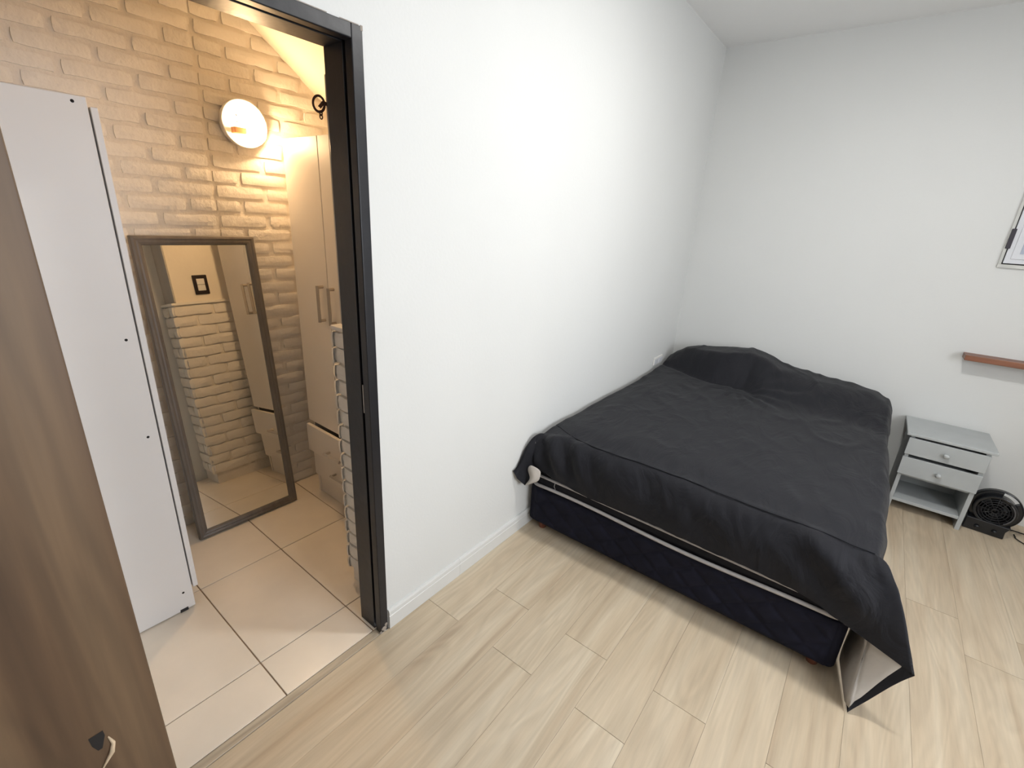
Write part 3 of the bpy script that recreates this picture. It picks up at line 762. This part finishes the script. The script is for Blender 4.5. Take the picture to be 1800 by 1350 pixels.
# lining: the same hanging cloth set 3 mm inwards
bm = bmesh.new(); mp_ = {}
nfoot0 = NYT + 1
n_cols = len(idx_cols); nose0 = NYT + 1 + 9 + NXT + 1
prev = None
for ci_, A in enumerate(idx_cols):
    row = []
    in_fan_back = nose0 + 8 <= ci_ <= nose0 + 16
    last = NV - 1
    for k_ in range(8, NV):
        p = CO[A[k_]] - NO[A[k_]] * 0.0035
        fc = max(0.0, 1 - abs(ci_ - nose0 - 7.5) / 5.5); p = p + (Vector((-0.014, 0.006, 0.0)) + NO[A[k_]] * 0.0035) * fc * (k_ / NV)
        if k_ == NV - 1:
            # lining peeks 2 mm out along the foot hem; at the tail it stops short of the hem
            d_ = (CO[A[k_]] - CO[A[k_ - 1]]); d_.normalize()
            hemw = 0.030 * max(0, min(1, (ci_ - nose0 - 2) / 3)) * max(0, min(1, (nose0 + 17 - ci_) / 3 + .35))
            if nose0 + 3 <= ci_ <= nose0 + 17: p = p - d_ * hemw
            elif NYT + 9 <= ci_ < nose0 - 2: p = p + d_ * 0.0028
        elif k_ >= NV - 3 and nose0 + 3 <= ci_ <= nose0 + 17:
            hemw = 0.030 * max(0, min(1, (ci_ - nose0 - 2) / 3)) * max(0, min(1, (nose0 + 17 - ci_) / 3 + .35))
            d_ = (CO[A[k_]] - CO[A[k_ - 1]]); d_.normalize(); p = p - d_ * hemw * (k_ - NV + 4) / 3
        row.append(bm.verts.new(p - off))
    if prev:
        for a, b_ in zip(range(len(row) - 1), range(1, len(row))): bm.faces.new((prev[a], prev[b_], row[b_], row[a]))
    prev = row
ln = link('lining', bm, M['lining'], bc, smooth=True); ln['label'] = 'light grey lining'
sd = ln.modifiers.new('solid', 'SOLIDIFY'); sd.thickness = 0.001
# turned-out corner of lining at the wall end of the foot
rows = [[(.057, .420), (.078, .421), (.100, .419), (.118, .400)], [(.044, .399), (.070, .396), (.095, .385), (.119, .380)],
        [(.050, .374), (.072, .368), (.095, .365), (.119, .358)], [(.070, .351), (.082, .347), (.096, .343), (.108, .342)],
        [(.060, .330), (.070, .328), (.080, .328), (.088, .330)], [(.045, .305), (.050, .306), (.058, .309), (.066, .314)]]
yy = [[1.672, 1.668, 1.670, 1.684], [1.664, 1.652, 1.656, 1.676], [1.668, 1.661, 1.654, 1.672], [1.662, 1.650, 1.652, 1.668], [1.656, 1.646, 1.650, 1.662], [1.652, 1.648, 1.650, 1.656]]
bm = bmesh.new(); G = [[bm.verts.new(Vector((x_, yy[j][i], z_)) - off) for i, (x_, z_) in enumerate(r_)] for j, r_ in enumerate(rows)]
for j in range(5):
    for i in range(3): bm.faces.new((G[j][i], G[j + 1][i], G[j + 1][i + 1], G[j][i + 1]))
tc = link('turned_corner', bm, M['lining'], bc, smooth=True); tc['label'] = 'light grey turned-out corner'
md = tc.modifiers.new('sub', 'SUBSURF'); md.levels = 2; md.render_levels = 2
md = tc.modifiers.new('solid', 'SOLIDIFY'); md.thickness = 0.0015
# seam cord across the top near the foot
pts = []
for i in range(0, 91):
    x_ = XL + (XRR - XL) * i / 90; y_ = lerp_tab(SEAM, x_); y_ = max(y_, YFT + .002) if False else y_
    if y_ >= YFT: z_ = top_z(x_, y_) + .0016
    else:   # just over the rounded foot edge
        z_ = top_z(x_, YFT) + .0035
    pts.append(Vector((x_, y_, z_)) - off)
# smooth the path
for _ in range(3): pts = [pts[0]] + [(pts[i - 1] + pts[i] * 2 + pts[i + 1]) / 4 for i in range(1, len(pts) - 1)] + [pts[-1]]
SEAMPTS = [p + off for p in pts]
bm = bmesh.new(); atube(bm, pts, .0022, 6); link('seam', bm, M['matt'], bc, smooth=True)

# ------------------------------------------------------------------ nightstand
ns = empty('nightstand', (1.79, 3.61, 0), 'small grey painted nightstand with two drawers and an open shelf, between bed and fan heater', 'nightstand')
def nx_(name, d, m_=None, bev=0.0015, par=None): return box(name, d, m_ or M['greywood'], par or ns, bevel=bev, off=(1.79, 3.61, 0))
nx_('top', (1.588, 1.990, 3.418, 3.780, 0.508, 0.527), None, 0.004)
nx_('side_panel', (1.612, 1.632, 3.440, 3.770, 0.0, 0.508)); nx_('side_panel', (1.945, 1.967, 3.440, 3.770, 0.0, 0.508))
nx_('back_panel', (1.632, 1.945, 3.764, 3.770, 0.240, 0.508)); nx_('shelf', (1.632, 1.945, 3.444, 3.768, 0.064, 0.084))
nx_('back_rail', (1.632, 1.945, 3.750, 3.768, 0.084, 0.125)); nx_('divider', (1.632, 1.945, 3.452, 3.764, 0.238, 0.250))
for (z0, z1, kz) in ((0.389, 0.495, 0.440), (0.256, 0.369, 0.310)):
    dw = nx_('drawer', (1.606, 1.968, 3.424, 3.4385, z0, z1), None, 0.002)
    bm = bmesh.new(); lathe(bm, [(0, 0.0), (0.007, 0.0), (0.0065, 0.010), (0.013, 0.015), (0.0145, 0.021), (0.011, 0.027), (0, 0.029)], 16, Matrix.Translation((-0.002, 3.424 - 3.61, kz)) @ Matrix.Rotation(-math.pi / 2, 4, 'Z'))
    link('knob', bm, M['knob'], dw, smooth=True)
    nx_('drawer_box', (1.637, 1.940, 3.44, 3.74, z0 + .012, z1 - .02), None, 0, dw)

# ------------------------------------------------------------------ fan heater
fh = empty('fan_heater', (2.092, 3.548, 0), 'round black plastic fan heater on the floor right of the grey nightstand', 'fan heater', rot=(0, 0, math.radians(-4)))
RY = Matrix.Rotation(-math.pi / 2, 4, 'Z')      # local +x -> -y (front)
cz = 0.153
def ann(bm, r0, r1, y0, y1, a0, a1, n):
    """solid ring sector in the xz plane, y0 front, y1 back"""
    full = abs(a1 - a0 - 2 * math.pi) < 1e-6; V = []
    for i in range(n + (0 if full else 1)):
        a = a0 + (a1 - a0) * i / n; c, s = math.cos(a), math.sin(a)
        V.append([bm.verts.new((r * c, y, cz + r * s)) for r, y in ((r0, y0), (r1, y0), (r1, y1), (r0, y1))])
    m_ = len(V)
    for i in range(m_ if full else m_ - 1):
        A, B = V[i], V[(i + 1) % m_]
        for k_ in range(4): bm.faces.new((A[k_], A[(k_ + 1) % 4], B[(k_ + 1) % 4], B[k_]))
    if not full: bm.faces.new(V[0][::-1]); bm.faces.new(V[-1])
sa, sb = math.radians(38), math.radians(84)
bm = bmesh.new()
ann(bm, 0.112, 0.119, -0.004, 0.026, 0, 2 * math.pi, 56)
ann(bm, 0.092, 0.1125, -0.006, 0.027, sb, sa + 2 * math.pi, 44)
ann(bm, 0.079, 0.0930, -0.040, 0.018, 0, 2 * math.pi, 48)
bmesh.ops.recalc_face_normals(bm, faces=bm.faces)
link('housing', bm, M['blackpl'], fh, bevel=0.003)
bm = bmesh.new(); prism(bm, [(-0.104, 0.0), (0.076, 0.0), (0.074, 0.045), (0.090, 0.080), (-0.104, 0.080)], 1, -0.045, 0.055)
link('base', bm, M['blackpl'], fh, bevel=0.006)
bm = bmesh.new()
for r_ in (0.015, 0.029, 0.043, 0.057, 0.071): atube(bm, [(r_ * math.cos(a), -0.038, cz + r_ * math.sin(a)) for a in [i * math.pi / 20 for i in range(40)]], .0022, 5, closed=True)
for i in range(12):
    a = i * math.pi / 6; atube(bm, [(0.01 * math.cos(a), -.037, cz + .01 * math.sin(a)), (0.081 * math.cos(a), -.037, cz + .081 * math.sin(a))], .0018, 5)
link('grille', bm, M['blackgr'], fh, smooth=True)
bm = bmesh.new()
atube(bm, [(0.080 * math.cos(a), -0.041, cz + 0.080 * math.sin(a)) for a in [math.radians(-50 + 100 * i / 20) for i in range(21)]], .003, 6)
link('trim_ring', bm, M['silver'], fh, smooth=True)
bm = bmesh.new()
ann(bm, 0.0, 0.0, 0, 0, 0, 1, 1) if False else None
lathe(bm, [(0, 0.0), (0.079, 0.0), (0.079, 0.004), (0, 0.004)], 32, Matrix.Translation((0, 0.016, cz)) @ RY)
link('back_plate', bm, M['blackgr'], fh)
for i in range(5):
    bm = bmesh.new(); a = i * 2 * math.pi / 5; n_ = 8; V = []
    for j in range(n_ + 1):
        b_ = a + 0.95 * j / n_; yy = -0.012 + 0.026 * j / n_
        V.append([bm.verts.new((r * math.cos(b_), yy, cz + r * math.sin(b_))) for r in (0.015, 0.045, 0.070 * (0.9 + .1 * math.sin(math.pi * j / n_)))])
    for j in range(n_):
        for k_ in range(2): bm.faces.new((V[j][k_], V[j][k_ + 1], V[j + 1][k_ + 1], V[j + 1][k_]))
    o = link('fan_blade', bm, M['blackpl'], fh, smooth=True); s2 = o.modifiers.new('s', 'SOLIDIFY'); s2.thickness = .002
bm = bmesh.new(); lathe(bm, [(0, 0.028), (0.014, 0.024), (0.018, 0.0), (0, 0)], 20, Matrix.Translation((0, 0.0, cz)) @ RY); link('hub', bm, M['blackpl'], fh, smooth=True)
for kx in (-0.045, 0.03):
    bm = bmesh.new(); lathe(bm, [(0, 0.012), (0.011, 0.011), (0.012, 0.0), (0, 0)], 18, Matrix.Translation((kx, -0.045, 0.032)) @ RY); link('knob', bm, M['blackpl'], fh, smooth=True)
def ground_cord(pts, label):
    bm = bmesh.new()
    P = [Vector(p) for p in pts]; out = []
    for i in range(len(P) - 1):
        p0, p1, p2, p3 = P[max(i - 1, 0)], P[i], P[i + 1], P[min(i + 2, len(P) - 1)]
        for q in range(8):
            t_ = q / 8; out.append(0.5 * ((2 * p1) + (p2 - p0) * t_ + (2 * p0 - 5 * p1 + 4 * p2 - p3) * t_ ** 2 + (3 * p1 - p0 - 3 * p2 + p3) * t_ ** 3))
    out.append(P[-1]); atube(bm, out, .0032, 6)
    o = link('power_cord', bm, M['dark'], None, smooth=True); tag(o, label, 'power cord'); return o
ground_cord([(2.215, 3.625, .022), (2.216, 3.650, .008), (2.223, 3.667, .0045), (2.277, 3.664, .0045), (2.36, 3.66, .0045), (2.55, 3.70, .0045), (2.75, 3.76, .0045)], 'thin dark power cord running right from behind the fan heater, nearer the wall')
ground_cord([(2.222, 3.600, .012), (2.225, 3.598, .006), (2.228, 3.590, .0045), (2.228, 3.565, .0045), (2.256, 3.526, .0045), (2.31, 3.47, .0045), (2.45, 3.40, .0045), (2.60, 3.50, .0045)], 'thin dark power cord running right over the floor in front of the other cord')

# ------------------------------------------------------------------ wall shelf, window, wall socket
sh = box('wall_shelf', (1.742, 2.70, 3.690, 3.794, 0.958, 0.990), M['shelf'], bevel=0.003); tag(sh, 'narrow reddish-brown wooden shelf on the white wall below the small window', 'shelf')
W = empty('window_1', (1.738, YB, 1.49), kind='structure')
def wn(name, d, m_, par=None, bev=0.002): return box(name, d, m_, par or W, bevel=bev, off=(1.738, YB, 1.49))
X0, X1, Z0, Z1 = 1.738, 2.56, 1.492, 2.10
for d in ((X0, X1, YB - .012, YB + .0, Z0, Z0 + .020), (X0, X1, YB - .012, YB, Z1 - .016, Z1), (X0, X0 + .014, YB - .012, YB, Z0 + .02, Z1 - .016), (X1 - .014, X1, YB - .012, YB, Z0 + .02, Z1 - .016)):
    wn('surround', d, M['winframe'])
def ring4(name, x0, x1, z0, z1, w_, y0, y1, m_, par):
    bm = bmesh.new(); o_ = Vector((1.738, YB, 1.49))
    P = [(x0, z0), (x1, z0), (x1, z1), (x0, z1)]; Q = [(x0 + w_, z0 + w_), (x1 - w_, z0 + w_), (x1 - w_, z1 - w_), (x0 + w_, z1 - w_)]
    a = [bm.verts.new(Vector((p[0], y0, p[1])) - o_) for p in P]; b_ = [bm.verts.new(Vector((p[0], y0, p[1])) - o_) for p in Q]
    c = [bm.verts.new(Vector((p[0], y1, p[1])) - o_) for p in P]; d = [bm.verts.new(Vector((p[0], y1, p[1])) - o_) for p in Q]
    for i in range(4):
        j = (i + 1) % 4
        bm.faces.new((a[i], a[j], b_[j], b_[i])); bm.faces.new((c[i], d[i], d[j], c[j])); bm.faces.new((a[i], c[i], c[j], a[j])); bm.faces.new((b_[i], b_[j], d[j], d[i]))
    bmesh.ops.recalc_face_normals(bm, faces=bm.faces)
    return link(name, bm, m_, par, bevel=.002)
wn('gap', (X0 + .012, X1 - .012, YB - .002, YB - .0005, Z0 + .018, Z1 - .014), M['dark'], None, 0)
sa_ = ring4('sash', X0 + .0185, X1 - .0185, Z0 + .026, Z1 - .020, .052, YB - .016, YB - .002, M['alu'], W)
ring4('glazing_bead', X0 + .042, X1 - .042, Z0 + .050, Z1 - .044, .030, YB - .020, YB - .014, M['alu'], sa_)
wn('pane', (X0 + .070, X1 - .070, YB - .010, YB - .006, Z0 + .078, Z1 - .072), M['glass'], sa_, 0)
for zz in (1.650, 1.98): wn('hinge', (X0 + .004, X0 + .024, YB - .024, YB - .010, zz - .053, zz + .053), M['hinge'], sa_)

so = empty('wall_socket', (0.0, 3.44, 0.625), 'white wall socket plate low on the left wall, half hidden by the bed cover', 'wall socket')
box('plate', (0.0005, 0.010, -0.085, 0.085, -0.040, 0.022), M['white'], so, bevel=0.003)
for yy in (-0.040, 0.040): box('module', (0.009, 0.013, yy - .034, yy + .034, -0.030, 0.010), M['alu'], so, bevel=0.002)

# ------------------------------------------------------------------ bedroom lamp (above the frame)
cl = empty('ceiling_lamp', (1.30, 1.85, HC), 'round flush light panel on the bedroom ceiling', 'ceiling lamp')
bm = bmesh.new(); lathe(bm, [(0, 0), (0.128, 0), (0.128, 0.026), (0.122, 0.030), (0.114, 0.030), (0.114, 0.012), (0, 0.012)], 40, Matrix.Rotation(math.pi / 2, 4, 'Y'))
link('housing', bm, M['white'], cl, smooth=False)
bm = bmesh.new(); lathe(bm, [(0, 0.014), (0.113, 0.014), (0.113, 0.029), (0, 0.029)], 40, Matrix.Rotation(math.pi / 2, 4, 'Y'))
link('diffuser', bm, M['bulb'], cl, smooth=False)
